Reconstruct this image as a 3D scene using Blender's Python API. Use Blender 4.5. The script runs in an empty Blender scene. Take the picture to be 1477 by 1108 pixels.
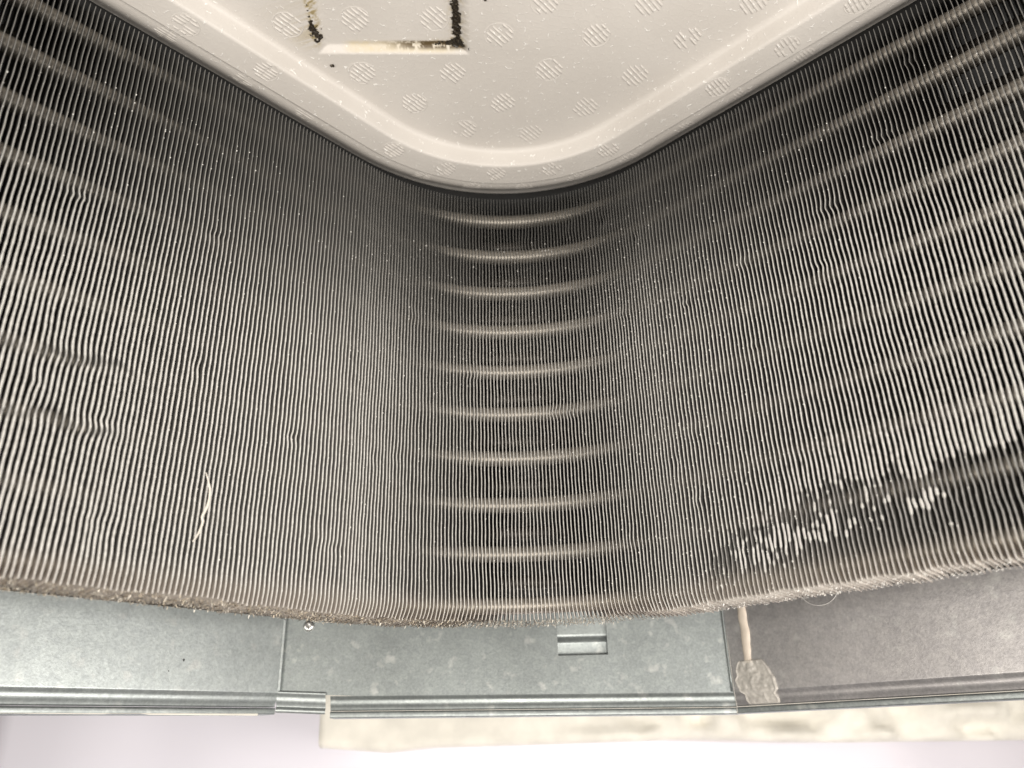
import bpy, bmesh, math, random
import numpy as np
from mathutils import Matrix, Vector

C = bpy.context.scene.collection
SC = bpy.context.scene
MM = 0.001
rng = np.random.default_rng(11)
random.seed(11)

# ------------------------------------------------------------------ camera, world, lamps, exposure
cam_d = bpy.data.cameras.new("camera")
cam = bpy.data.objects.new("camera", cam_d); C.objects.link(cam)
RX = Vector((0.99928, -0.02744, -0.02613)); UP = Vector((0.01244, -0.41375, 0.91030)); FW = Vector((0.03579, 0.90998, 0.41311))
cam.matrix_world = Matrix(((RX.x, UP.x, -FW.x, 0), (RX.y, UP.y, -FW.y, 0), (RX.z, UP.z, -FW.z, 0), (0, 0, 0, 1)))
cam_d.sensor_width = 36; cam_d.lens = 27.81
cam_d.clip_start = 0.01; cam_d.clip_end = 50
cam_d.dof.use_dof = True; cam_d.dof.focus_distance = 0.312; cam_d.dof.aperture_fstop = 9.5
SC.camera = cam

w = bpy.data.worlds.new("World"); SC.world = w; w.use_nodes = True
wb = w.node_tree.nodes["Background"]
wb.inputs[0].default_value = (1.0, 0.95, 0.90, 1); wb.inputs[1].default_value = 0.235

def lamp(name, loc, target, size, power, col, spread=180):
    d = bpy.data.lights.new(name, 'AREA'); d.shape = 'RECTANGLE'; d.size, d.size_y = size[0]*MM, size[1]*MM
    d.energy = power; d.color = col; d.spread = math.radians(spread)
    o = bpy.data.objects.new(name, d); C.objects.link(o)
    loc = Vector(loc)*MM; t = Vector(target)*MM
    o.location = loc; o.rotation_euler = (t-loc).to_track_quat('-Z', 'Y').to_euler()
    return o
lamp("key_lamp", (40, -320, -215), (0, 310, 120), (170, 150), 2.8, (1.0, 0.95, 0.88))
lamp("right_lamp", (350, 10, -85), (-130, 300, 90), (240, 200), 1.9, (1.0, 0.955, 0.90))
lamp("left_lamp", (-380, -200, -85), (110, 280, 110), (240, 220), 2.0, (1.0, 0.945, 0.87))
lamp("background_lamp", (-40, 300, -420), (20, 1200, -60), (700, 260), 1.55, (1.0, 0.96, 0.97), 80)  # unseen lamp, added to brighten the wall, sheet and board
SC.view_settings.view_transform = 'Standard'; SC.view_settings.look = 'None'
SC.view_settings.exposure = 0.0; SC.view_settings.gamma = 1.0
SC.cycles.max_bounces = 8; SC.cycles.diffuse_bounces = 4

# ------------------------------------------------------------------ numbers (millimetres, camera at the origin)
X0, Y0, R = 10.93, 358.34, 88.52         # coil: sharp inner corner and bend radius of its front face
ZB, ZT = 44.0, 247.3                     # coil bottom and top
DEPTH = 20.5
PITCH = 1.75
T2 = math.sqrt(2)
FX, FY, FR = 10.3, 344.7, 86.2           # foam edge, same construction
ZF, ZI, ZR = 247.0, 254.6, 248.0         # foam strip, recessed field, outer rim

def sstep(a, b, x):
    t = np.clip((x-a)/(b-a), 0, 1); return t*t*(3-2*t)

def _h(ix, iy, seed):
    n = (ix*374761393 + iy*668265263 + seed*974711) & 0xFFFFFFFF
    n = ((n ^ (n >> 13))*1274126177) & 0xFFFFFFFF
    n = n ^ (n >> 16)
    return (n & 0xFFFF)/65535.0
def vnoise(x, y, seed=0):
    x, y = np.broadcast_arrays(np.asarray(x, float), np.asarray(y, float))
    ix = np.floor(x).astype(np.int64); iy = np.floor(y).astype(np.int64)
    fx = x-ix; fy = y-iy; fx = fx*fx*(3-2*fx); fy = fy*fy*(3-2*fy)
    a = _h(ix, iy, seed); b = _h(ix+1, iy, seed); c = _h(ix, iy+1, seed); d = _h(ix+1, iy+1, seed)
    return (a*(1-fx)+b*fx)*(1-fy)+(c*(1-fx)+d*fx)*fy      # 0..1

def corner_frame(s, X, Y, Rr, rn=None):
    """point, outward normal and tangent at arc length s (measured at radius rn) of the rounded 90 degree corner"""
    rn = Rr if rn is None else rn
    arc = rn*math.pi/4
    if abs(s) <= arc:
        a = s/rn; q = 0.0
    else:
        a = math.copysign(math.pi/4, s); q = (abs(s)-arc)*math.copysign(1, s)
    n = np.array([math.sin(a), math.cos(a)]); t = np.array([math.cos(a), -math.sin(a)])
    return np.array([X, Y-Rr*T2]) + Rr*n + t*q, n, t

# ------------------------------------------------------------------ materials
def nmat(name):
    m = bpy.data.materials.new(name); m.use_nodes = True
    nt = m.node_tree; b = nt.nodes["Principled BSDF"]
    return m, nt, b
def N(nt, typ, **kw):
    n = nt.nodes.new(typ)
    for k, v in kw.items():
        if k in n.inputs: n.inputs[k].default_value = v
        else: setattr(n, k, v)
    return n
def L(nt, a, b): nt.links.new(a, b)
def ramp(nt, stops):
    r = nt.nodes.new("ShaderNodeValToRGB"); e = r.color_ramp.elements
    while len(e) < len(stops): e.new(0.5)
    for i, (p, c) in enumerate(stops):
        e[i].position = p; e[i].color = (*c, 1) if len(c) == 3 else c
    return r
def mixc(nt, fac, a, b):
    m = nt.nodes.new("ShaderNodeMix"); m.data_type = 'RGBA'
    for i, v in ((0, fac), (6, a), (7, b)):
        if hasattr(v, 'is_output'): L(nt, v, m.inputs[i])
        elif i: m.inputs[i].default_value = (*v, 1)
        else: m.inputs[0].default_value = v
    return m.outputs[2]
def obco(nt): return nt.nodes.new("ShaderNodeTexCoord").outputs["Object"]

def mat_fin():
    m, nt, b = nmat("fin_aluminium")
    at = N(nt, "ShaderNodeAttribute"); at.attribute_name = "dust"  # red: dust cover and edge tone; green: painted light at the fin bottoms
    sep = N(nt, "ShaderNodeSeparateColor"); L(nt, at.outputs["Color"], sep.inputs[0])
    co = obco(nt)
    n1 = N(nt, "ShaderNodeTexNoise", Scale=900.0, Detail=3.0); L(nt, co, n1.inputs["Vector"])
    dustc = ramp(nt, [(0.25, (0.54, 0.52, 0.485)), (0.75, (0.78, 0.76, 0.72))]); L(nt, n1.outputs["Fac"], dustc.inputs[0])
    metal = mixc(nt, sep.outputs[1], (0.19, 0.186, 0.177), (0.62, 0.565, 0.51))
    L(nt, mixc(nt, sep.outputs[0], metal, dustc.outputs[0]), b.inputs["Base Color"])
    mr = N(nt, "ShaderNodeMapRange"); mr.inputs[3].default_value = 0.35; mr.inputs[4].default_value = 0.0
    L(nt, sep.outputs[0], mr.inputs[0]); L(nt, mr.outputs[0], b.inputs["Metallic"])
    b.inputs["Roughness"].default_value = 0.5
    return m
def mat_simple(name, col, rough=0.6, metal=0.0, var=0.15, scale=300.0, bump=0.0, bscale=600.0, alpha=1.0):
    m, nt, b = nmat(name); co = obco(nt)
    n1 = N(nt, "ShaderNodeTexNoise", Scale=scale, Detail=4.0); L(nt, co, n1.inputs["Vector"])
    lo = tuple(c*(1-var) for c in col); hi = tuple(min(1, c*(1+var)) for c in col)
    r = ramp(nt, [(0.3, lo), (0.7, hi)]); L(nt, n1.outputs["Fac"], r.inputs[0]); L(nt, r.outputs[0], b.inputs["Base Color"])
    b.inputs["Roughness"].default_value = rough; b.inputs["Metallic"].default_value = metal
    b.inputs["Alpha"].default_value = alpha
    if bump:
        n2 = N(nt, "ShaderNodeTexNoise", Scale=bscale, Detail=3.0); L(nt, co, n2.inputs["Vector"])
        bp = N(nt, "ShaderNodeBump", Strength=bump, Distance=0.0005); L(nt, n2.outputs["Fac"], bp.inputs["Height"]); L(nt, bp.outputs[0], b.inputs["Normal"])
    return m
def mat_foam():
    m, nt, b = nmat("moulded_foam"); co = obco(nt)
    # polystyrene beads: cell borders slightly raised, with broken starry creases
    vor = N(nt, "ShaderNodeTexVoronoi", Scale=340.0); vor.feature = 'DISTANCE_TO_EDGE'; L(nt, co, vor.inputs["Vector"])
    edge = ramp(nt, [(0.0, (1, 1, 1)), (0.10, (0, 0, 0))]); L(nt, vor.outputs["Distance"], edge.inputs[0])
    vor2 = N(nt, "ShaderNodeTexVoronoi", Scale=340.0); L(nt, co, vor2.inputs["Vector"])
    nb = N(nt, "ShaderNodeTexNoise", Scale=420.0, Detail=4.0); L(nt, co, nb.inputs["Vector"])
    brk = ramp(nt, [(0.60, (0, 0, 0)), (0.66, (1, 1, 1))]); L(nt, nb.outputs["Fac"], brk.inputs[0])
    mul = N(nt, "ShaderNodeMath", operation='MULTIPLY'); L(nt, edge.outputs[0], mul.inputs[0]); L(nt, brk.outputs[0], mul.inputs[1])
    fine = N(nt, "ShaderNodeTexNoise", Scale=1500.0, Detail=2.0); L(nt, co, fine.inputs["Vector"])
    fm = N(nt, "ShaderNodeMath", operation='MULTIPLY'); L(nt, fine.outputs["Fac"], fm.inputs[0]); fm.inputs[1].default_value = 0.30
    a0 = N(nt, "ShaderNodeMath", operation='MULTIPLY_ADD'); L(nt, edge.outputs[0], a0.inputs[0]); a0.inputs[1].default_value = 0.16; L(nt, mul.outputs[0], a0.inputs[2])
    add = N(nt, "ShaderNodeMath", operation='ADD'); L(nt, a0.outputs[0], add.inputs[0]); L(nt, fm.outputs[0], add.inputs[1])
    bp = N(nt, "ShaderNodeBump", Strength=0.42, Distance=0.0004); bp.invert = False
    L(nt, add.outputs[0], bp.inputs["Height"]); L(nt, bp.outputs[0], b.inputs["Normal"])
    big = N(nt, "ShaderNodeTexNoise", Scale=22.0, Detail=3.0); L(nt, co, big.inputs["Vector"])
    base = ramp(nt, [(0.3, (0.575, 0.54, 0.50)), (0.7, (0.635, 0.60, 0.56))]); L(nt, big.outputs["Fac"], base.inputs[0])
    c1 = mixc(nt, mul.outputs[0], base.outputs[0], (0.95, 0.93, 0.89))  # glints on the creases painted as near-white colour
    at = N(nt, "ShaderNodeAttribute"); at.attribute_name = "stain"
    sep = N(nt, "ShaderNodeSeparateColor"); L(nt, at.outputs["Color"], sep.inputs[0])
    c2 = mixc(nt, sep.outputs[1], c1, (0.60, 0.49, 0.26))
    c3 = mixc(nt, sep.outputs[0], c2, (0.10, 0.068, 0.03))
    L(nt, c3, b.inputs["Base Color"])
    b.inputs["Roughness"].default_value = 0.5
    return m
def mat_galv(name, tint):
    m, nt, b = nmat(name); co = obco(nt)
    v = N(nt, "ShaderNodeTexNoise", Scale=850.0, Detail=3.0, Roughness=0.7); L(nt, co, v.inputs["Vector"])
    big = N(nt, "ShaderNodeTexNoise", Scale=45.0, Detail=4.0); L(nt, co, big.inputs["Vector"])
    base = ramp(nt, [(0.32, tuple(c*0.86 for c in tint)), (0.68, tuple(min(1, c*1.12) for c in tint))]); L(nt, v.outputs["Fac"], base.inputs[0])
    blot = N(nt, "ShaderNodeTexNoise", Scale=150.0, Detail=3.5); L(nt, co, blot.inputs["Vector"])
    br = ramp(nt, [(0.60, (0, 0, 0)), (0.72, (1, 1, 1))]); L(nt, blot.outputs["Fac"], br.inputs[0])
    bm = N(nt, "ShaderNodeMath", operation='MULTIPLY'); L(nt, br.outputs[0], bm.inputs[0]); bm.inputs[1].default_value = 0.42
    c = mixc(nt, bm.outputs[0], base.outputs[0], (0.66, 0.66, 0.63))
    vs = N(nt, "ShaderNodeTexVoronoi", Scale=420.0); L(nt, co, vs.inputs["Vector"])
    sv = N(nt, "ShaderNodeSeparateColor"); L(nt, vs.outputs["Color"], sv.inputs[0])
    sr = ramp(nt, [(0.0, (0.84, 0.84, 0.85)), (1.0, (1.10, 1.10, 1.08))]); L(nt, sv.outputs[0], sr.inputs[0])
    st = N(nt, "ShaderNodeTexNoise", Scale=28.0, Detail=5.0, Roughness=0.65); L(nt, co, st.inputs["Vector"])
    sg = ramp(nt, [(0.30, (0.80, 0.80, 0.80)), (0.62, (1.04, 1.04, 1.04))]); L(nt, st.outputs["Fac"], sg.inputs[0])
    for f_, src in ((0.5, sr), (0.5, sg)):
        mm = nt.nodes.new("ShaderNodeMix"); mm.data_type = 'RGBA'; mm.blend_type = 'MULTIPLY'; mm.inputs[0].default_value = f_
        L(nt, c, mm.inputs[6]); L(nt, src.outputs[0], mm.inputs[7]); c = mm.outputs[2]
    L(nt, c, b.inputs["Base Color"])
    rr = N(nt, "ShaderNodeMapRange"); rr.inputs[3].default_value = 0.33; rr.inputs[4].default_value = 0.52
    L(nt, big.outputs["Fac"], rr.inputs[0]); L(nt, rr.outputs[0], b.inputs["Roughness"])
    b.inputs["Metallic"].default_value = 0.82
    bp = N(nt, "ShaderNodeBump", Strength=0.12, Distance=0.0004); L(nt, v.outputs["Fac"], bp.inputs["Height"]); L(nt, bp.outputs[0], b.inputs["Normal"])
    return m
def mat_attr(name, rough=0.9):
    m, nt, b = nmat(name)
    at = N(nt, "ShaderNodeAttribute"); at.attribute_name = "tone"
    L(nt, at.outputs["Color"], b.inputs["Base Color"]); b.inputs["Roughness"].default_value = rough
    return m
def mat_mould():
    m, nt, b = nmat("black_mould"); co = obco(nt)
    n1 = N(nt, "ShaderNodeTexNoise", Scale=900.0, Detail=4.0); L(nt, co, n1.inputs["Vector"])
    r = ramp(nt, [(0.35, (0.012, 0.009, 0.006)), (0.62, (0.035, 0.026, 0.016)), (0.74, (0.22, 0.19, 0.15))]); L(nt, n1.outputs["Fac"], r.inputs[0])
    L(nt, r.outputs[0], b.inputs["Base Color"]); b.inputs["Roughness"].default_value = 0.3
    bp = N(nt, "ShaderNodeBump", Strength=0.8, Distance=0.0006); L(nt, n1.outputs["Fac"], bp.inputs["Height"]); L(nt, bp.outputs[0], b.inputs["Normal"])
    return m

M = {
    'fin': mat_fin(), 'foam': mat_foam(), 'mould': mat_mould(), 'tone': mat_attr("fluff"),
    'tube': mat_simple("tube_collar_aluminium", (0.47, 0.43, 0.375), 0.45, 0.45, 0.12, 500.0, 0.2, 900.0),
    'tube_dark': mat_simple("shaded_tube", (0.16, 0.14, 0.12), 0.5, 0.2, 0.1),  # rear row painted darker for the shade deep between the fins
    'galv': mat_galv("galvanised_steel", (0.475, 0.51, 0.505)),
    'galv_shaded': mat_galv("galvanised_steel_shaded", (0.315, 0.34, 0.335)), 'galv_right': mat_galv("galvanised_steel_reflect_tint", (0.47, 0.452, 0.448)),  # reflections put in as colour: corner copy darker, right copy warm lilac
    'steel': mat_simple("bright_steel", (0.72, 0.71, 0.68), 0.28, 0.9, 0.08),
    'sealant': mat_simple("dried_sealant", (0.66, 0.575, 0.48), 0.45, 0.0, 0.08, 250.0, 0.3, 500.0),
    'smear': mat_simple("smeared_sealant", (0.74, 0.70, 0.63), 0.25, 0.0, 0.18, 420.0, 0.6, 450.0, 0.55),
    'speck': mat_simple("pale_dust", (0.82, 0.80, 0.76), 0.6, 0.0, 0.05),
    'thread': mat_simple("pale_fibre", (0.80, 0.74, 0.66), 0.6, 0.0, 0.06),
    'plaster': mat_simple("rough_board", (0.82, 0.785, 0.70), 0.9, 0.0, 0.10, 60.0, 0.6, 120.0),
    'sheet': mat_simple("white_sheet", (0.74, 0.715, 0.765), 0.6, 0.0, 0.02, 8.0),
    'wall': mat_simple("painted_wall", (0.82, 0.79, 0.84), 0.8, 0.0, 0.02, 3.0),
    'dark': mat_simple("dark_gap", (0.05, 0.05, 0.05), 0.8),
}

# ------------------------------------------------------------------ object helpers
def mesh_np(name, V, F, mat, smooth=False, attr=None):
    """V (n,3) in mm, F list of faces or an (m,4) array"""
    me = bpy.data.meshes.new(name)
    V = np.asarray(V, np.float32)*MM
    if isinstance(F, np.ndarray):
        nv, nf, k = len(V), len(F), F.shape[1]
        me.vertices.add(nv); me.vertices.foreach_set("co", V.ravel())
        me.loops.add(nf*k); me.loops.foreach_set("vertex_index", F.astype(np.int32).ravel())
        me.polygons.add(nf); me.polygons.foreach_set("loop_start", np.arange(0, nf*k, k, dtype=np.int32))
        me.update(calc_edges=True)
    else:
        me.from_pydata([tuple(v) for v in V], [], F)
    if attr:
        nm, cols = attr
        a = me.color_attributes.new(nm, 'FLOAT_COLOR', 'POINT')
        c4 = np.ones((len(V), 4), np.float32); c4[:, :cols.shape[1]] = cols
        a.data.foreach_set("color", c4.ravel())
    me.materials.append(mat)
    if smooth: me.polygons.foreach_set("use_smooth", [True]*len(me.polygons))
    me.update()
    return me
def obj(name, me, parent=None):
    o = bpy.data.objects.new(name, me); C.objects.link(o)
    if parent: o.parent = parent
    return o
def recentre(o):
    """put the origin of a top-level mesh at its own base"""
    me = o.data; v = np.empty(len(me.vertices)*3, np.float32); me.vertices.foreach_get("co", v); v = v.reshape(-1, 3)
    c = (v.min(0)+v.max(0))/2; c[2] = v[:, 2].min(); v -= c
    me.vertices.foreach_set("co", v.ravel()); me.update(); o.location = c.tolist()
def tag(o, label=None, cat=None, kind=None, group=None):
    for k, v in (("label", label), ("category", cat), ("kind", kind), ("group", group)):
        if v: o[k] = v
    return o
def empty(name, label, cat):
    o = bpy.data.objects.new(name, None); C.objects.link(o); o.empty_display_size = 0.02
    return tag(o, label, cat)
def grid_faces(nr, nc, closed=False):
    r = np.arange(nr-1)[:, None]; k = nc if closed else nc-1
    c = np.arange(k)[None, :]; c2 = (c+1) % nc
    return np.stack([r*nc+c, r*nc+c2, (r+1)*nc+c2, (r+1)*nc+c], -1).reshape(-1, 4)
def tube_mesh(name, P, rad, mat, sides=8, flat=None):
    """tube along points P (n,3 mm); rad scalar or (n,)"""
    P = np.asarray(P, float); n = len(P); rad = np.broadcast_to(np.asarray(rad, float), (n,))
    tg = np.gradient(P, axis=0); tg /= np.linalg.norm(tg, axis=1)[:, None]+1e-9
    ref = np.array([0.02, 0.03, 1.0]) if abs(tg[:, 2]).mean() < 0.7 else np.array([0.7, -0.7, 0.05])
    a = np.cross(tg, ref); a /= np.linalg.norm(a, axis=1)[:, None]; b = np.cross(tg, a)
    th = np.linspace(0, 2*math.pi, sides, endpoint=False)
    V = P[:, None, :]+rad[:, None, None]*(np.cos(th)[None, :, None]*a[:, None, :]+np.sin(th)[None, :, None]*b[:, None, :])
    F = grid_faces(n, sides, True)
    Fl = [tuple(f) for f in F]+[tuple(range(sides))[::-1], tuple((n-1)*sides+k for k in range(sides))]
    return mesh_np(name, V.reshape(-1, 3), Fl, mat, True)

# ------------------------------------------------------------------ the heat exchanger
hx = empty("heat_exchanger", "dusty grey finned coil bent round a corner under the white foam", "heat exchanger")

def seg_noise(i, z, fi, fz, seed): return vnoise(i*fi, z*fz, seed)*2-1
BX = np.array([60, 86.4, 91.4, 100.9, 116.9, 132, 141.8, 152.4, 159.4, 166, 173, 188, 215, 260])
BZ = np.array([44, 45, 56, 65, 69, 72.5, 75.5, 74.3, 77.2, 74.5, 76, 77.4, 79, 82])     # lower border of the dust on the right
PATCH = [(108, 57.5, 8, 10), (118, 62, 7, 10), (125.9, 60.3, 5, 9), (136.6, 61.7, 5.5, 9), (144.2, 62.0, 2.4, 6),
         (163.2, 62.9, 1.6, 6), (167.1, 63.1, 1.6, 8), (170.4, 65.6, 3.2, 5), (173.1, 56.6, 0.9, 2.0)]
NR = 262
ZR_ = np.linspace(0, 1, NR)
FACES = None
DUSTMAP = {}
fin_front = {}
DENTS = [(random.uniform(-200, 200), random.uniform(55, 225), random.choice((-1, 1))*random.uniform(.35, .8), random.uniform(1.5, 5), random.uniform(1.2, 4)) for _ in range(34)]
DENTS += [(-185, 112, .7, 9, 3), (-176, 91, .7, 8, 3), (-190, 91, -.6, 5, 3)]
for i in range(-145, 146):
    s = i*PITCH
    base, n, t = corner_frame(s, X0, Y0, R, R+13)
    sf = s if abs(s) > 1e9 else s                       # path position
    zbot = ZB + 0.5*(random.random()-0.5) + 0.5*seg_noise(i, 0.0, 0.3, 1, 41)
    z = zbot + (ZT-zbot)*ZR_
    hb = z-ZB
    # dust cover and edge tone 0..1
    D = np.ones(NR)
    D *= 1-0.82*sstep(150-(14 if s < -20 else 0), 238, z+0.05*abs(s))  # edges narrower and darker towards the coil top
    D *= 0.80+0.2*sstep(20, 110, abs(s))
    cl = np.zeros(NR)
    if s > 60:
        bz = np.interp(s, BX, BZ) + 6.5*(random.random()-0.5)*float(sstep(190, 120, s)*0.7+0.3)+3.0*seg_noise(i, 0, 0.35, 1, 3)
        clean = sstep(bz+0.35, bz-0.35, z)*sstep(84, 92, s)
        keep = np.zeros(NR)
        for px, pz, pw, ph in PATCH:
            if abs(s-px) < pw:
                j = random.random()*0.55+0.45; off = (random.random()-0.5)*ph*0.55
                if random.random() < 0.85:
                    keep = np.maximum(keep, (np.abs(z-pz-off) < ph*0.5*j*math.sqrt(max(0.15, 1-((s-px)/pw)**2))).astype(float))
        # scattered flakes near the border
        fl = (vnoise(i*3.7, z*0.55, 9) > 0.72) & (z > bz-14) & (s < 158)
        keep = np.maximum(keep, fl*0.9)
        clean *= 1-keep
        chips = (vnoise(i*4.9, z*0.5, 29) > 0.80)*sstep(84, 100, s)*sstep(175, 150, s)*sstep(bz+34, bz+4, z)*(vnoise(i*2.3, z*0.9, 30) > 0.35)
        clean = np.maximum(clean, 0.9*chips*(1-keep))
        cl = clean
    if s < -120:
        for z0 in (112.0, 91.2):
            wv = 2.6*seg_noise(i, 0, 0.45, 1, int(z0)) ; hw = 2.4*vnoise(i*0.6, 1, int(z0)+3)*sstep(-162, -178, s)
            D *= 1-0.36*sstep(hw+1.0, hw-1.0, np.abs(z-z0-wv-0.06*(s+180)))*(hw > 0.2)
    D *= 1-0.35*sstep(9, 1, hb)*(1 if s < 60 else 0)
    end_lit = sstep(2.2, 0.6, hb)*(0.3+0.7*sstep(40, 90, s))  # bottom ends painted pale, mostly on the right, for light from below
    D = np.maximum(D, end_lit*0.95)
    # width of the dust ridge along the fin edge
    wd = 0.33+0.24*sstep(-60, -185, s)+0.20*sstep(90, 185, s)
    gran = 0.78+0.5*vnoise(i*11.3, z*1.1, 5)+0.35*(vnoise(i*7.1, z*2.2, 15) > 0.9)*(0.3+sstep(0, 90, s))
    W = 0.16+wd*D*(1-0.36*cl)*gran
    if s > 84: W = W+(0.22*sstep(bz+26, bz, z)*sstep(84, 120, s)*(1-cl)+0.22*keep*(z < bz))*D
    D = D*(1-0.57*cl)
    Wd = 0.10+0.55*D
    # sideways wander of the sheet
    off = 0.30*seg_noise(i, z, 0.10, 0.04, 1)+0.07*seg_noise(i, z, 0.6, 0.08, 2)+0.045*np.sin(2*math.pi*z/10.5+0.35*i*(1+0.2*math.sin(i*0.1))) \
        + 0.13*(random.random()-0.5)
    if s > 85: off = off+0.16*seg_noise(i, z, 0.8, 0.14, 8)*sstep(90, 30, hb)
    splay = math.tanh((s-6)/30.0)*(1.2+0.7*random.random())*(1-0.75*float(sstep(50, 120, abs(s))))
    bend = np.clip(1-hb/6.5, 0, 1)**1.8
    off = off+splay*bend
    tanr = math.tan(math.radians(8.0*float(sstep(-5, 45, s))-5.0*float(sstep(60, 130, s))-2.5*float(sstep(-140, -190, s))))
    for (ds, dz, da, dw, dh) in DENTS:
        if abs(s-ds) < 3*dw: off = off+da*math.exp(-((s-ds)/dw)**2)*np.exp(-((z-dz)/dh)**2)
    if s > 88: off = off+0.22*sstep(bz+2, bz-2, z)*sstep(bz-22, bz-12, z)*(vnoise(i*5.3, z*0.35, 19)-0.5)*2
    off_back = 0.45*off+0.4*splay*bend*0.6
    # cross-section: back ... front edge ... back, closed ring of 12
    th = 0.055
    cols = [(DEPTH, -th, 1), (DEPTH*0.5, -th+0.28, .5), (4.0, -th, .1), (1.1, -th, 0), ('b', -0.5, 0), ('f', -0.26, 0),
            ('f', 0.26, 0), ('b', 0.5, 0), (1.1, th, 0), (4.0, th, .1), (DEPTH*0.5, th+0.28, .5), (DEPTH, th, 1)]
    V = np.empty((NR, 12, 3)); A = np.zeros((NR, 12, 3), np.float32)
    brown_lit = sstep(15, 2.5, hb)*0.97  # pale brown dirt tint, also stands in for light entering from below
    for k, (d, o_, bk) in enumerate(cols):
        if d == 'b': dd = 0.12+Wd*0.45; oo = W*o_
        elif d == 'f': dd = 0.10-0.05*gran+0*z; oo = W*o_
        else: dd = np.full(NR, float(d)); oo = np.full(NR, o_)
        tt = off*(1-bk)+off_back*bk+oo-dd*tanr
        V[:, k, 0] = base[0]+n[0]*dd+t[0]*tt
        V[:, k, 1] = base[1]+n[1]*dd+t[1]*tt
        V[:, k, 2] = z
        A[:, k, 0] = D if d in ('b', 'f') else (0.30*D+0.30*cl if d == 1.1 else 0.08+0.26*cl*(d == 4.0))  # clean zone: lit fade on the fin faces painted behind the edge
        A[:, k, 1] = brown_lit
    if FACES is None: FACES = grid_faces(NR, 12, True)
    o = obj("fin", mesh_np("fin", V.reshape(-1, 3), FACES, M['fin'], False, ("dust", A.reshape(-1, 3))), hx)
    fin_front[i] = (base, n, t, z, off, D)

# copper tubes with aluminium collars running through the fins, two rows
def path_pts(depth, smax, step):
    S = np.arange(-smax, smax+.01, step); P = []
    for s in S:
        b, n, t = corner_frame(s, X0, Y0, R, R+13); P.append(b+n*depth)
    return np.array(P)
PT1 = path_pts(7.0, 252, 4.0); PT2 = path_pts(16.6, 252, 4.0)
for row, PT, zoff in ((0, PT1, 0.0), (1, PT2, 10.5)):
    me0 = None
    for k in range(10 if row == 0 else 9):
        zz = 50.97+21*k+zoff
        if me0 is None: me0 = tube_mesh("tube", np.column_stack([PT, np.zeros(len(PT))]), 3.45 if row == 0 else 3.0, M['tube'] if row == 0 else M['tube_dark'], 12)
        o = obj("tube", me0, hx); o.location = (0, 0, (zz*0.9935 if row == 0 else zz)*MM)

# black filler added above the coil so the gap under the foam stays dark
V = []
for s in np.arange(-255, 255.1, 3.0):
    b, n, t = corner_frame(s, X0, Y0, R)
    for (d, z) in ((7.5, 257), (7.5, 247.7), (96, 247.7), (96, 257)): p = b+n*d; V.append((p[0], p[1], z))
obj("dark_filler", mesh_np("dark_filler", np.array(V), grid_faces(171, 4, True), mat_simple("filler_black", (0.02, 0.02, 0.02), 0.9)), hx)

# pale dust specks sitting on the fin edges: beyond counting, one part
def speck_mesh():
    octa = np.array([(1, 0, 0), (-1, 0, 0), (0, 1, 0), (0, -1, 0), (0, 0, 1), (0, 0, -1)], float)
    of = np.array([(0, 2, 4), (2, 1, 4), (1, 3, 4), (3, 0, 4), (2, 0, 5), (1, 2, 5), (3, 1, 5), (0, 3, 5)])
    Vs, Fs = [], []; nv = 0
    while nv < 6*5200:
        i = int(rng.integers(-128, 129)); base, n, t, z, off, D = fin_front[i]
        k = int(rng.integers(2, NR-12)); s = i*PITCH
        p = 0.10+0.90*math.exp(-((s-82)/38.0)**2) if z[k] < 190 else 0.12
        if random.random() > p or D[k] < 0.2: continue
        r = 0.09+0.26*random.random()**2.2
        c = np.array([*(base+n*(-0.02)+t*(off[k]+random.uniform(-.2, .2))), z[k]])
        Vs.append(octa*r*np.array([1, 1, random.uniform(.8, 1.6)])+c); Fs.append(of+nv); nv += 6
    return mesh_np("dust_specks", np.concatenate(Vs), np.concatenate(Fs), M['speck'])
tag(obj("dust_specks", speck_mesh(), hx), kind='stuff')

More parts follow.
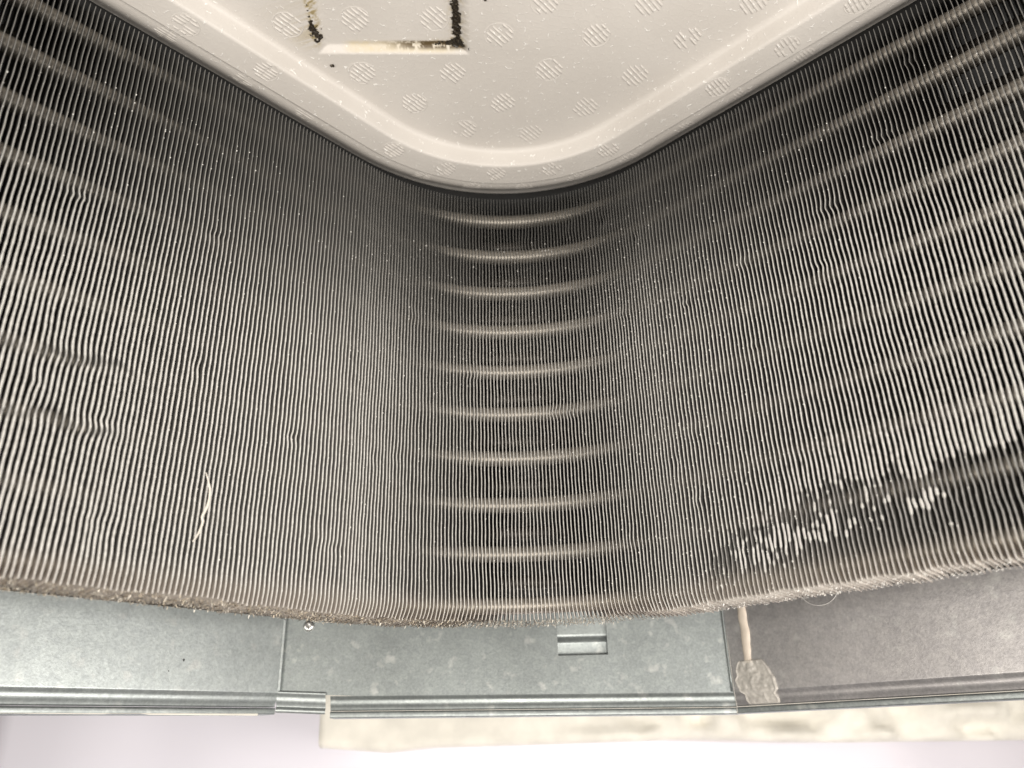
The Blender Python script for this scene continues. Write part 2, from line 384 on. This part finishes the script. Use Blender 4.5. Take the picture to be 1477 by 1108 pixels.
# matted lint along the bottom ends of the fins
def lint_mesh():
    Vs, Fs, Cs = [], [], []; nv = 0
    pal = [(0.58, 0.50, 0.39), (0.72, 0.64, 0.50), (0.80, 0.74, 0.63), (0.40, 0.32, 0.23), (0.07, 0.055, 0.04), (0.10, 0.08, 0.06), (0.90, 0.85, 0.74)]
    for q in range(9000):
        s = random.uniform(-245, 40) if q < 5600 else (random.uniform(-60, 90) if q < 7200 else random.uniform(70, 240))
        dens = 1.0 if s < -70 or q >= 7200 else max(0.5, 1-(s+70)/110)
        if random.random() > dens: continue
        b, n, t = corner_frame(s, X0, Y0, R, R+13)
        d = random.uniform(-0.2, DEPTH-1.0)
        p = np.array([*(b+n*d), ZB-0.05-random.random()*0.6*(1.0 if s < -60 else 0.5)])
        ln = random.uniform(0.4, 1.4)*(0.6 if s > 60 else 1); wdt = random.uniform(0.09, 0.3)
        dirv = np.array([*(t*random.uniform(-1, 1)+n*random.uniform(-.8, .8)), random.uniform(-.45, .5)])
        dirv /= np.linalg.norm(dirv); side = np.cross(dirv, np.array([0.3, -.5, 0.8])); side /= np.linalg.norm(side)
        curl = np.cross(dirv, side)*random.uniform(-.5, .5)
        pts = [p+dirv*ln*u+curl*ln*u*u for u in (0, .35, .7, 1)]
        for u, pp in enumerate(pts):
            ww = wdt*(1-0.25*u)
            Vs += [pp-side*ww, pp+side*ww]
        c = np.array(random.choice(pal))*random.uniform(.8, 1.2)
        if s > -20: c = 0.45*c+0.55*np.array((0.72, .69, .62))
        if s > 80: c = 0.18*c+0.82*np.array((0.84, .83, .79))  # white crust at right, whitened further for light from below
        Cs += [c]*8
        for u in range(3): Fs.append((nv+2*u, nv+2*u+1, nv+2*u+3, nv+2*u+2))
        nv += 8
    return mesh_np("lint_fringe", np.array(Vs), np.array(Fs), M['tone'], False, ("tone", np.array(Cs)))
tag(obj("lint_fringe", lint_mesh(), hx), kind='stuff')

# ------------------------------------------------------------------ the foam liner above the coil
foam = empty("foam_liner", "white moulded foam liner with recessed field and black mould", "foam liner")

bump_ = lambda x, c, w_: np.exp(-((x-c)/w_)**2)
def pocket(x, y):
    """0 outside, 1 on the floor of the rectangular recess"""
    d = np.minimum(np.minimum((x+65.2)/5.0, (-3.6-x)/6.0), (237.2-y)/3.0)
    d = np.minimum(d, (y-168.0)/4.2)
    d = d+0.07*(vnoise(x*0.9, y*0.9, 77)-0.5); d = np.clip(d, 0, 1); return d*0.25+0.75*(d*d*(3-2*d))
PDEP = 2.6
def zfield(x, y): return ZI+PDEP*pocket(np.asarray(x, float), np.asarray(y, float))
def zrim(o): return ZR+0.10*o
BAND0, BAND1 = 13.2, 15.6
# profile across the edge: (offset outward, z)
RIMO = [0, 2, 4, 6, 8, 10, 12, 14, 17, 24, 112]; RIMZ = [ZR, ZR+.05, ZR+.3, ZR+.9, ZR+2.0, ZR+3.4, ZR+4.8, ZR+6.2, ZR+8, ZR+10, ZR+13]
prof = [(a, b) for a, b in zip(RIMO[:0:-1], RIMZ[:0:-1])]+[(0.5, ZR), (0.22, ZR-0.1), (0.12, ZR-0.3), (0.08, ZF+0.15), (0.0, ZF), (-0.3, ZF),
        (-3, ZF), (-7, ZF), (-11.5, ZF)]
fil = 1.6
for k in range(1, 7):           # outer fillet, slope, inner fillet
    a = k/6.0*math.radians(72); prof.append((-11.5-fil*math.sin(a), ZF+fil*(1-math.cos(a))))
ex, ez = prof[-1]
hh = (ZI-ZF)-fil*(1-math.cos(math.radians(72)))-1.9
prof += [(ex-hh*0.33*k/3, ez+hh*k/3) for k in (1, 2, 3)]
ex, ez = prof[-1]
fi2 = 3.4*(ZI-ez)/(1-math.cos(math.radians(72)))/3.4
for k in range(1, 8):
    a = math.radians(72)*(1-k/7.0); prof.append((ex-fi2*(math.sin(math.radians(72))-math.sin(a)), ZI-fi2*(1-math.cos(a))))
prof += [(min(prof[-1][0]-0.3, -19.4), ZI)]
SM = 265
Ss = np.concatenate([np.arange(-SM, -100, 3.0), np.arange(-100, 100, 1.6), np.arange(100, SM+.1, 3.0)])
FV = []; ncol = len(prof)
for s in Ss:
    b, n, t = corner_frame(s, FX, FY, FR)
    for (o_, z_) in prof:
        wob = 0.10*(vnoise(s*0.06, o_*0.1, 4)-0.5)
        p = b+n*(o_+wob); FV.append((p[0], p[1], z_))
FF = [tuple(f) for f in grid_faces(len(Ss), ncol)]
stain = np.zeros((len(FV), 2), np.float32)
inner = [k*ncol+ncol-1 for k in range(len(Ss))]
# the recessed rectangle as a fine height field, joined to the field by filled faces
xs = np.linspace(-66.4, -2, 190); ys = np.linspace(166, 238.4, 200)
GX, GY = np.meshgrid(xs, ys)
b0 = len(FV)
GZ = zfield(GX, GY)
FV += list(zip(GX.ravel(), GY.ravel(), GZ.ravel()))
FF += [tuple(b0+f) for f in grid_faces(len(ys), len(xs))]
nz = vnoise(GX*0.55, GY*0.9, 21)*0.6+vnoise(GX*1.9, GY*1.9, 22)*0.4
onband = sstep(232.0, 233.6, GY)*sstep(237.0, 235.8, GY)
yel = sstep(-56, -50, GX)*sstep(-6, -16, GX)*onband*(0.35+0.65*nz)
brn = sstep(-43, -24, GX)*sstep(-4, -8, GX)*sstep(232.0, 233.2, GY)*sstep(236.2, 235.0, GY)*sstep(0.30, 0.55, nz+0.10*sstep(-36, -12, GX))
lw_ = sstep(3.0, 0.6, np.abs(GX+64.3+0.06*(GY-226)))*sstep(236, 229, GY)*sstep(0.35, 0.7, nz)*0.8
halo = (bump_(GX, -9.0, 2.9)*sstep(186, 192, GY)*sstep(235.5, 232, GY)+0.8*bump_(GY, 233.2, 2.2)*sstep(-24, -10, GX)*sstep(-4.5, -7, GX)+0.7*bump_(GX, -64, 2.2)*sstep(200, 215, GY)*sstep(234, 229, GY))*sstep(0.25, 0.75, nz)*0.8
brn = np.clip(brn+0.45*halo, 0, 1); yel = yel+halo
st2 = np.stack([np.clip(brn+0.5*lw_, 0, 1).ravel(), np.clip(yel*0.6+lw_, 0, 1).ravel()], -1)
stain = np.concatenate([stain, st2.astype(np.float32)])
nx, ny = len(xs), len(ys)
loop = [b0+k for k in range(nx)]+[b0+r*nx+nx-1 for r in range(1, ny)]+[b0+(ny-1)*nx+k for k in range(nx-2, -1, -1)]+[b0+r*nx for r in range(ny-2, 0, -1)]
bm = bmesh.new()
lay = bm.verts.layers.float_color.new("stain")
bv = [bm.verts.new(Vector(v)*MM) for v in FV]
for v, c in zip(bv, stain): v[lay] = (float(c[0]), float(c[1]), 0, 1)
for f in FF: bm.faces.new([bv[k] for k in f])
def edge(a, b_):
    e = bm.edges.get((bv[a], bv[b_]))
    return e or bm.edges.new((bv[a], bv[b_]))
es = [edge(loop[k], loop[(k+1) % len(loop)]) for k in range(len(loop))]
es += [edge(inner[k], inner[k+1]) for k in range(len(inner)-1)]
es.append(edge(inner[0], inner[-1]))
bmesh.ops.triangle_fill(bm, use_beauty=True, use_dissolve=False, edges=es, normal=(0, 0, -1))
bmesh.ops.recalc_face_normals(bm, faces=bm.faces)
me = bpy.data.meshes.new("panel"); bm.to_mesh(me); bm.free()
me.materials.append(M['foam'])
me.polygons.foreach_set("use_smooth", [p_.area < 2.0e-5 and not all(abs(me.vertices[k].co.z-ZI*MM) < 1e-6 for k in p_.vertices) for p_ in me.polygons])
obj("panel", me, foam)

# round vent marks: clusters of short raised ribs moulded on the foam
SL = [(-109.4, 216.4), (-85.6, 238.7), (-39.6, 285.2), (-16.6, 298.2), (7.0, 301.8), (33.5, 298.4), (58.5, 285.4), (99.1, 247.0), (121.1, 225.9), (140.8, 205.3),
      (-132, 194), (160, 186)]
ML = [(-118.9, 222.6), (-96.7, 245.0), (-75.4, 263.6), (-28.6, 305.8), (-4.5, 314.2), (21.2, 315.4), (46.2, 307.1), (70.0, 293.2), (91.4, 273.0), (111.6, 253.1), (131.3, 232.5)]
IL = [(-73.9, 222.9), (-48.0, 222.5), (-17.8, 222.0), (7.8, 227.5), (-48.6, 247.1), (-11.3, 247.1), (-28.8, 263.9), (9.8, 263.9), (-7.0, 280.2), (23.2, 282.9), (46.4, 227.3), (28.9, 245.1),
      (65.4, 248.0), (46.3, 266.4), (25.2, 212.0), (64.8, 212.1), (83.3, 228.9), (104.9, 211.5), (-90, 204), (-30, 205), (-55, 204), (5, 195), (45, 194), (85, 194), (122, 196)]
def vent_mesh(zfun, rad, jit, tall=1.0):
    """ribs at 47 degrees clipped to a circle; sits on the surface z = zfun(local x, local y)"""
    a = math.radians(47); u = np.array([math.cos(a), math.sin(a)]); v = np.array([-u[1], u[0]])
    Vs, Fs = [], []; nv = 0
    offs = np.linspace(-0.82, 0.82, 6)
    for q, f in enumerate(offs):
        half = rad*math.sqrt(1-f*f)*random.uniform(0.82, 1.02)
        sh = random.uniform(-.4, .4)
        for part in (0, 1):
            if random.random() < jit: continue
            aa, bb = ((-half, random.uniform(-.3, .3)) if part == 0 else (random.uniform(-.3, .4), half))
            m = 6
            for k in range(m+1):
                l = aa+(bb-aa)*k/m
                prof_h = 0.42*tall*math.sqrt(max(0.0, 1-(2*k/m-1)**4))*random.uniform(.7, 1.15)+0.02
                for o_, hgt in ((-0.52, -0.05), (-0.30, 0.65), (0, 1.0), (0.30, 0.65), (0.52, -0.05)):
                    p = u*(l+sh)+v*(f*rad+o_+random.uniform(-.04, .04))
                    Vs.append((p[0], p[1], zfun(p[0], p[1])-prof_h*hgt))
            F = grid_faces(m+1, 5)+nv; Fs.append(F); nv += 5*(m+1)
    # thin outline ring
    if random.random() < 0.6:
        a0 = random.uniform(0, 6.28); span = random.uniform(1.5, 5.0); m = 22
        for k in range(m+1):
            aa = a0+span*k/m
            for rr, hgt in ((-.26, -.02), (0, .22*tall), (.26, -.02)):
                p = ((rad+.2+rr)*math.cos(aa), (rad+.2+rr)*math.sin(aa)); Vs.append((p[0], p[1], zfun(*p)-hgt))
        Fs.append(grid_faces(m+1, 3)+nv); nv += 3*(m+1)
    return mesh_np("vent_mark", np.array(Vs), np.concatenate(Fs), M['foam'], True)
for lst, z0, rad, kind in ((SL, ZF, 4.9, 's'), (IL, ZI, 5.6, 'i'), (ML, ZR, 4.6, 'm')):
    for (x, y) in lst:
        if kind == 'i': zf = lambda a, b, x=x, y=y: float(zfield(x+a, y+b))
        elif kind == 'm':
            def zf(a, b, x=x, y=y):
                px, py = x+a-FX, y+b-(FY-FR*T2)
                ang = math.atan2(px, py)
                o_ = math.hypot(px, py)-FR if abs(ang) < math.pi/4 else (abs(px)+py)/T2-FR
                return float(np.interp(o_, RIMO, RIMZ))
        else: zf = lambda a, b: ZF
        o = obj("vent_mark", vent_mesh(zf, rad, 0.10, (0.45 if kind == 'm' else random.uniform(0.7, 1.1))), foam); o.location = (x*MM, y*MM, 0)

# black mould on the walls of the recess: lumpy crusts on the foam surface
def mould_mesh(x0, x1, y0, y1, cover, seed, res=0.3, lump=0.55):
    xs = np.arange(x0, x1, res); ys = np.arange(y0, y1, res); X, Y = np.meshgrid(xs, ys)
    n = vnoise(X*0.8, Y*0.8, seed)*0.5+vnoise(X*2.3, Y*2.3, seed+1)*0.3+vnoise(X*4.2, Y*4.2, seed+2)*0.2
    K = cover(X, Y)+ (n-0.5)*1.1 > 0.5
    Z = zfield(X, Y)-0.12-lump*vnoise(X*1.9, Y*1.9, seed+5)**2-0.25*vnoise(X*3.1, Y*3.1, seed+6)
    F = grid_faces(len(ys), len(xs)); ok = K.ravel()[F].all(1)
    F = F[ok]; used = np.unique(F); mp = -np.ones(X.size, int); mp[used] = np.arange(len(used))
    V = np.stack([X.ravel(), Y.ravel(), Z.ravel()], -1)[used]
    return mesh_np("mould_crust", V, mp[F], M['mould'], True)
bump1 = lambda x, c, w_: np.exp(-((x-c)/w_)**2)
obj("mould_crust", mould_mesh(-13.5, -4.5, 185, 236, lambda X, Y: 0.88*bump1(X, -9.0+0.02*(Y-220), 2.3)*sstep(186, 192, Y)*sstep(234.5, 231.5, Y), 50), foam)
obj("mould_crust", mould_mesh(-26, -4.5, 229.5, 236.5, lambda X, Y: 0.92*bump1(Y, 233.2, 1.7)*sstep(-25, -10, X)*sstep(-4.8, -7, X)+0.4*bump1(X, -9, 3)*bump1(Y, 231, 2.5), 60), foam)
obj("mould_crust", mould_mesh(-69, -60, 190, 234, lambda X, Y: (0.82*bump1(X, -64.6+0.11*np.clip(Y-222, 0, 20), 1.0+1.7*bump1(Y, 227.5, 4.0))*sstep(190, 200, Y)*sstep(232.8, 230.5, Y))*(0.62+0.42*sstep(216, 224, Y)), 70), foam)
obj("mould_crust", mould_mesh(-63, -57, 240, 246, lambda X, Y: 1.0*bump1(X, -60.3, .9)*bump1(Y, 242.7, 1.1), 80), foam)
obj("mould_crust", mould_mesh(-6, 1, 213, 237, lambda X, Y: 0.55*bump1(X, -2.4, .9)*(bump1(Y, 223.6, 1.6)+bump1(Y, 216, 2.2))+0.9*bump1(X, -4.3, .4)*bump1(Y, 233.8, 1.2), 90), foam)
obj("mould_crust", mould_mesh(-4, 10, 206, 214, lambda X, Y: 0.62*bump1(X, 3, 3)*bump1(Y, 210.5, 1.6), 95), foam)

# ------------------------------------------------------------------ the galvanised casing
cas = empty("metal_casing", "galvanised sheet metal casing wall with folded rim below the coil", "casing")
# rim profile: (outward offset, height above the dark joint)
RIM_UP = [(0, 6.3), (0.2, 5.9), (0.6, 5.4), (1.0, 4.9), (1.25, 4.3), (1.35, 3.6), (1.5, 2.9), (1.9, 2.2), (2.4, 1.5), (2.6, 0.8), (2.8, 0.3), (5.5, 0.25)]
RIM_LO = [(5.5, -0.05), (2.4, -0.08), (2.05, -0.3), (1.95, -0.8), (1.95, -2.3), (2.05, -2.65), (2.4, -2.85), (14, -2.9)]
def wallpath(pts):   # pts: list of (x, y, zr, (nx, ny) outward)
    return pts
def sweep(name, pts, profile, mat, zabs=None):
    V = []
    for (x, y, zr, nx_, ny_) in pts:
        for (o_, h) in profile: V.append((x+nx_*o_, y+ny_*o_, zr+h))
    return mesh_np(name, np.array(V), grid_faces(len(pts), len(profile)), mat, True)
def lerp_pts(a, b, k, jit=0.0):
    out = []
    for u in np.linspace(0, 1, k): out.append(tuple(a[i]*(1-u)+b[i]*u for i in range(5)))
    return out
q = 1/T2; mt = math.tan(math.radians(22.5))
TOPH = 244
# left wall: two metres of sheet are not needed, 330 mm cover every view of the corner
LA = (-94-240, 385-240, 16.3, -q, q); LB = (-94, 385, 17.2, -q, q)
lp = lerp_pts(LA, LB, 40)
pl_ = obj("side_panel", sweep("side_panel", lp, [(0, TOPH), (0, 60), (0, 8), (0, 6.6)]+RIM_UP, M['galv']), cas); pl_['label'] = "pale galvanised panel left of the corner"
obj("rim_lip", sweep("rim_lip", lp, RIM_LO, M['galv_shaded']), cas)
# its rim runs on as a tab over the corner panel
tp = lerp_pts((-95.2, 384.6, 17.2, 0, 1), (-73, 384.6, 15.9, 0, 1), 4)
o = obj("rim_tab", sweep("rim_tab", tp, [(0.55, 7.0), (0.0, 7.0)]+[(a, b) for a, b in RIM_UP[:-1]]+[(2.7, .28), (2.1, 0.1), (1.8, -0.6), (1.8, -2.0), (4, -2.0)], M['galv']), cas)
# edge of the left sheet where it laps over
def box_mesh(name, x0, x1, y0, y1, z0, z1, mat):
    V = [(x, y, z) for z in (z0, z1) for y in (y0, y1) for x in (x0, x1)]
    return mesh_np(name, np.array(V), [(0, 2, 3, 1), (4, 5, 7, 6), (0, 1, 5, 4), (2, 6, 7, 3), (0, 4, 6, 2), (1, 3, 7, 5)], mat)
def bevel(me, w_):
    bm = bmesh.new(); bm.from_mesh(me); bmesh.ops.bevel(bm, geom=bm.edges[:], offset=w_*MM, segments=2, affect='EDGES', profile=0.6); bm.to_mesh(me); bm.free(); return me
obj("sheet_edge", bevel(box_mesh("sheet_edge", -94.6, -93.4, 384.0, 385.6, 24.2, 250, M['galv']), 0.25), cas)
# corner panel with the lanced opening
HX0, HX1, HZ0, HZ1 = 33.0, 56.3, 36.3, 57.0
YC = 385.8
zc = lambda x: 15.1+(12.2-15.1)*(x+71)/184.0
bxs = [-96, -60, -20, HX0, HX1, 80, 113]; bzs = [23.2, HZ0, HZ1, 120, 261]
V, F = [], []
for z in bzs:
    for x in bxs: V.append((x, YC, z if z > 30 else zc(x)+6.3+(0.0 if x > -71 else 1.5)))
nb = len(bxs)
for r in range(len(bzs)-1):
    for c in range(nb-1):
        if bxs[c] == HX0 and bzs[r] == HZ0: continue
        F.append((r*nb+c, r*nb+c+1, (r+1)*nb+c+1, (r+1)*nb+c))
h0 = len(V)
for y in (YC, YC+1.2):
    for (x, z) in ((HX0, HZ0), (HX1, HZ0), (HX1, HZ1), (HX0, HZ1)): V.append((x, y, z))
for k in range(4): F.append((h0+k, h0+(k+1) % 4, h0+4+(k+1) % 4, h0+4+k))
cp = obj("corner_panel", mesh_np("corner_panel", np.array(V), F, M['galv_shaded']), cas); cp['label'] = "grey galvanised panel across the corner with small rectangular opening"
cpts = [(x, YC, zc(x), (0 if x < 112 else mt), 1) for x in np.linspace(-71, 113, 24)]
obj("rim", sweep("rim", cpts, [(0.0, 6.3)]+RIM_UP[1:], M['galv_shaded']), cas)
obj("rim_lip", sweep("rim_lip", cpts, RIM_LO, M['galv_shaded']), cas)
# bent tongue seen through the opening
tg = [(2.6, 33), (2.6, 41.9), (2.4, 42.6), (1.5, 43.6), (0.6, 44.5), (0.2, 45.1), (0.1, 46), (0.1, 80)]
V = []
for x in (HX0-3, HX1+3):
    for (o_, z) in tg: V.append((x, YC+1.5+o_, z))
obj("tongue", mesh_np("tongue", np.array(V), grid_faces(2, len(tg)), M['galv_shaded'], True), cas)
# right wall
RA = (113, 385, 12.3, mt, 1); RB = (113+240, 385-240, 13.0, q, q)
rp = [(113, 385.2, 12.3, mt, 1)]+lerp_pts((114, 384.2, 12.35, q, q), RB, 40)
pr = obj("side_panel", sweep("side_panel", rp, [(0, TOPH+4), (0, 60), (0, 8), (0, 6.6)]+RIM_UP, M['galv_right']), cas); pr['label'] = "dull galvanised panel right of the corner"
obj("rim_lip", sweep("rim_lip", rp, RIM_LO, M['galv_shaded']), cas)
# standing seam at the right corner
obj("seam_fold", tube_mesh("seam_fold", [(112.2, 385.3, z) for z in np.linspace(18.8, 120, 14)], 0.55, M['galv_shaded'], 8), cas)
# rivet
bm = bmesh.new(); bmesh.ops.create_uvsphere(bm, u_segments=16, v_segments=10, radius=2.6*MM)
for v in bm.verts:
    v.co.y *= 0.6
    if abs(v.co.x)**2+abs(v.co.z)**2 < (0.9*MM)**2 and v.co.y < 0: v.co.y *= 0.35
me = bpy.data.meshes.new("rivet"); bm.to_mesh(me); bm.free(); me.materials.append(M['steel']); me.polygons.foreach_set("use_smooth", [True]*len(me.polygons))
o = obj("rivet", me, cas); o.location = (-83*MM, YC*MM, 52.2*MM)
# sealant strip and smear on the right panel
SP = np.array([(118.9, 378.6, 60), (119.4, 378.2, 54), (119.3, 378.4, 49.5), (119.6, 378.0, 44.6), (119.3, 378.3, 39), (119.2, 378.4, 34.5), (119.0, 378.6, 30.5)])
u = np.linspace(0, 6, 40); SPi = np.column_stack([np.interp(u, range(7), SP[:, k]) for k in range(3)])
nrm = np.array([-q, -q, 0]); tng = np.array([q, -q, 0])
V = []
for k, p in enumerate(SPi):
    hw = 2.15+0.35*(vnoise(k*0.3, 0.5, 31)-0.5)-0.35*sstep(20, 39, k)
    for (a, h) in ((-1, -0.3), (-0.85, 0.45), (-0.3, 0.75), (0.3, 0.75), (0.85, 0.45), (1, -0.3)): V.append(p+tng*a*hw+nrm*(h+0.1*(vnoise(k*.5, a*2, 33)-.5)))
obj("sealant_bead", mesh_np("sealant_bead", np.array(V), grid_faces(40, 6), M['sealant'], True), cas)
nu, nv_ = 46, 40; V = []; keep = []
for r in range(nv_):
    for c in range(nu):
        a = -1+2*c/(nu-1); b_ = r/(nv_-1)
        z = 12.9+b_*19.0
        cx = 121.8-0.10*(z-14)/1.0+0.0
        hwid = np.interp(z, [12.5, 15.2, 17.3, 18.5, 23, 27, 30, 31.9], [8.4, 8.3, 8.2, 10.2, 10.2, 9.4, 7.9, 5.4])*(0.93+0.14*vnoise(b_*9, 3 if a > 0 else 8, 35))
        t_ = a*hwid*1.0
        r2 = max(0, 1-a*a)
        oo = np.interp(z-12.3, [h for _, h in RIM_UP[::-1]], [o__ for o__, _ in RIM_UP[::-1]]) if z-12.3 < 6.3 else 0
        hgt = 0.25+0.5*r2**.5+0.7*r2**.3*vnoise(t_*0.5+50, z*0.55, 36)+0.45*vnoise(t_*1.1, z*1.1, 37)*r2**.3+(0.5 if abs(a) > 0.88 else 0)
        if b_ in (0, 1) or abs(a) == 1: hgt = -0.4
        p = np.array([cx, 385+113-cx, 0])+tng*t_*0.93
        V.append((p[0]-q*(hgt-oo), p[1]-q*(hgt-oo), z))
obj("sealant_smear", mesh_np("sealant_smear", np.array(V), grid_faces(nv_, nu), M['smear'], True), cas)
# loose paint skin peeling under the left rim
V = []
for k in range(60):
    x = -94-6-k*2.6; y = 385-(-94-x); zb = np.interp(x, [-334, -94], [16.3, 17.2])-2.6
    h = 0.15+0.8*vnoise(k*0.16, 2, 44)*(vnoise(k*0.33, 5, 45) > 0.36)
    for (o_, dz) in ((1.6, 0), (1.5, -h*0.5), (1.9, -h)): V.append((x-q*o_, y+q*o_, zb+0.15+dz))
obj("paint_skin", mesh_np("paint_skin", np.array(V), grid_faces(60, 3), M['plaster'], True), cas)
# dark sheet added behind the coil to darken the view through the fins
LP_ = [(-94-238, 385-238, -q, q), (-94, 385, -mt, 1), (113, 385, mt, 1), (113+238, 385-238, q, q)]
V = []
for z in (56, 260):
    for o_ in (-2.5, -0.3):
        for (x, y, a, b) in LP_: V.append((x+a*o_, y+b*o_, z))
F = []
for k in range(3):
    F += [(k, k+1, 9+k, 8+k), (k, 4+k, 5+k, k+1)]
obj("dark_backing", mesh_np("dark_backing", np.array(V), F, mat_simple("backing_black", (0.035, 0.033, 0.03), 0.95, 0, .2, 200)), cas)
# specks of dirt
def dirt(x, y, z, r, n_):
    V = [np.array((x, y, z))+np.array(d)*r for d in ((n_[1], -n_[0], 0), (-n_[1], n_[0], 0), (0, 0, 1.7), (0.3, 0, -1.7), (n_[0]*-.6, n_[1]*-.6, 0.1))]
    return mesh_np("dirt_speck", np.array(V), [(0, 2, 4), (2, 1, 4), (1, 3, 4), (3, 0, 4)], M['dark'])
obj("dirt_speck", dirt(-126.7, 352.3, 35.2, 0.45, (-q, q)), cas)
obj("dirt_speck", dirt(-130.8, 348.2, 30.6, 0.22, (-q, q)), cas)

# ------------------------------------------------------------------ loose fibre on the coil, fine hair on the casing
TH = np.array([(-92.5, 253.5, 84.2), (-91.6, 254.4, 81.3), (-91.0, 255.0, 79.1), (-90.8, 255.2, 76.1), (-91.0, 255.0, 73.3), (-91.6, 254.4, 70.8), (-92.1, 253.9, 69.3),
               (-91.6, 254.4, 68.0), (-91.8, 254.2, 66.2), (-92.2, 253.8, 64.2), (-92.8, 253.2, 62.1), (-93.4, 252.6, 60.9)])
TH[:, 0] += 0.3; TH[:, 1] -= 0.3
u = np.linspace(0, 11, 50); TP = np.column_stack([np.interp(u, range(12), TH[:, k]) for k in range(3)])
TP[1:-1] = (TP[:-2]+TP[1:-1]*2+TP[2:])/4
o = obj("loose_fibre", tube_mesh("loose_fibre", TP, 0.15+0.30*np.sin(np.clip(u/11, 0, 1)*math.pi)**0.8*np.where(np.abs(u-6) < .5, 0.6, 1), M['thread'], 8))
tag(o, "curled white fibre stuck across the fins on the left", "fibre"); recentre(o)
HP = []
for a in np.linspace(math.radians(190), math.radians(372), 40):
    tt = 8.6*math.cos(a); HP.append((146.7+q*tt-q*0.6, 351.3-q*tt-q*0.6, 58.5+7.2*math.sin(a)))
o = obj("fine_hair", tube_mesh("fine_hair", HP, 0.11, M['speck'], 6)); tag(o, "fine curved hair on the dull right panel under the coil", "hair"); recentre(o)

# ------------------------------------------------------------------ the room behind, out of focus
wall = obj("wall", mesh_np("wall", np.array([(-2500, 1500, -1800), (2500, 1500, -1800), (2500, 1500, 900), (-2500, 1500, 900)]), [(0, 1, 2, 3)], M['wall']))
tag(wall, kind='structure')
# rough ceiling board with its broken edge towards the camera
nb_, nz_ = 150, 22; V = []
def bot(x): return np.interp(x, [-101, -60, -35, 40, 124, 219, 326, 520], [0.2, -3.4, -1.4, -1.3, -0.8, -5.0, -6.6, -8.0])
for r in range(nz_):
    for c in range(nb_):
        x = -101+621*c/(nb_-1); b_ = r/(nz_-1); zb = bot(x); z = zb+(62-zb)*b_**1.25
        rough = sstep(20, 130, x)
        d = (0.6+7.0*rough)*(vnoise(x*0.055, z*0.09, 51)-0.5)*2+(0.3+3.2*rough)*(vnoise(x*0.16, z*0.22, 52)-0.5)*2
        rnd = 6*(1-min(1, b_/0.10))**2 if b_ < 0.10 else 0
        V.append((x, 520+d+rnd, z))
for c in range(nb_): V.append((-101+621*c/(nb_-1), 640, 62))
for c in range(nb_): V.append((-101+621*c/(nb_-1), 640, bot(-101+621*c/(nb_-1))))
F = [tuple(f) for f in grid_faces(nz_+2, nb_)]
last = (nz_+1)*nb_
F += [(c, last+c, last+c+1, c+1) for c in range(nb_-1)]
F += [tuple([r*nb_ for r in range(nz_+2)]), tuple([r*nb_+nb_-1 for r in range(nz_+2)][::-1])]
o = obj("ceiling_board", mesh_np("ceiling_board", np.array(V), F, M['plaster'], True)); tag(o, "rough cream ceiling board with broken edge behind the casing", "ceiling board"); recentre(o)
def sheet(name, x0, x1, y, z0, z1, amp, seed, mat, th=1.2):
    nx_, nz2 = 60, 30; V = []
    for side in (0, th):
        for r in range(nz2):
            for c in range(nx_):
                x = x0+(x1-x0)*c/(nx_-1); z = z0+(z1-z0)*r/(nz2-1)
                V.append((x, y+side+amp*(vnoise(x*0.02, z*0.006, seed)-0.5), z))
    F1 = grid_faces(nz2, nx_); m = nx_*nz2; F = [tuple(f) for f in F1]+[tuple((f+m)[::-1]) for f in F1]
    ring = list(range(nx_))+[r*nx_+nx_-1 for r in range(1, nz2)]+[(nz2-1)*nx_+c for c in range(nx_-2, -1, -1)]+[r*nx_ for r in range(nz2-2, 0, -1)]
    F += [(ring[k], ring[k]+m, ring[(k+1) % len(ring)]+m, ring[(k+1) % len(ring)]) for k in range(len(ring))]
    return mesh_np(name, np.array(V), F, mat, True)
o = obj("hanging_sheet", sheet("hanging_sheet", -368, 620, 645, -700, 60, 14, 61, M['sheet'])); tag(o, "smooth white sheet hanging behind the casing and the cream board", "sheet"); recentre(o)
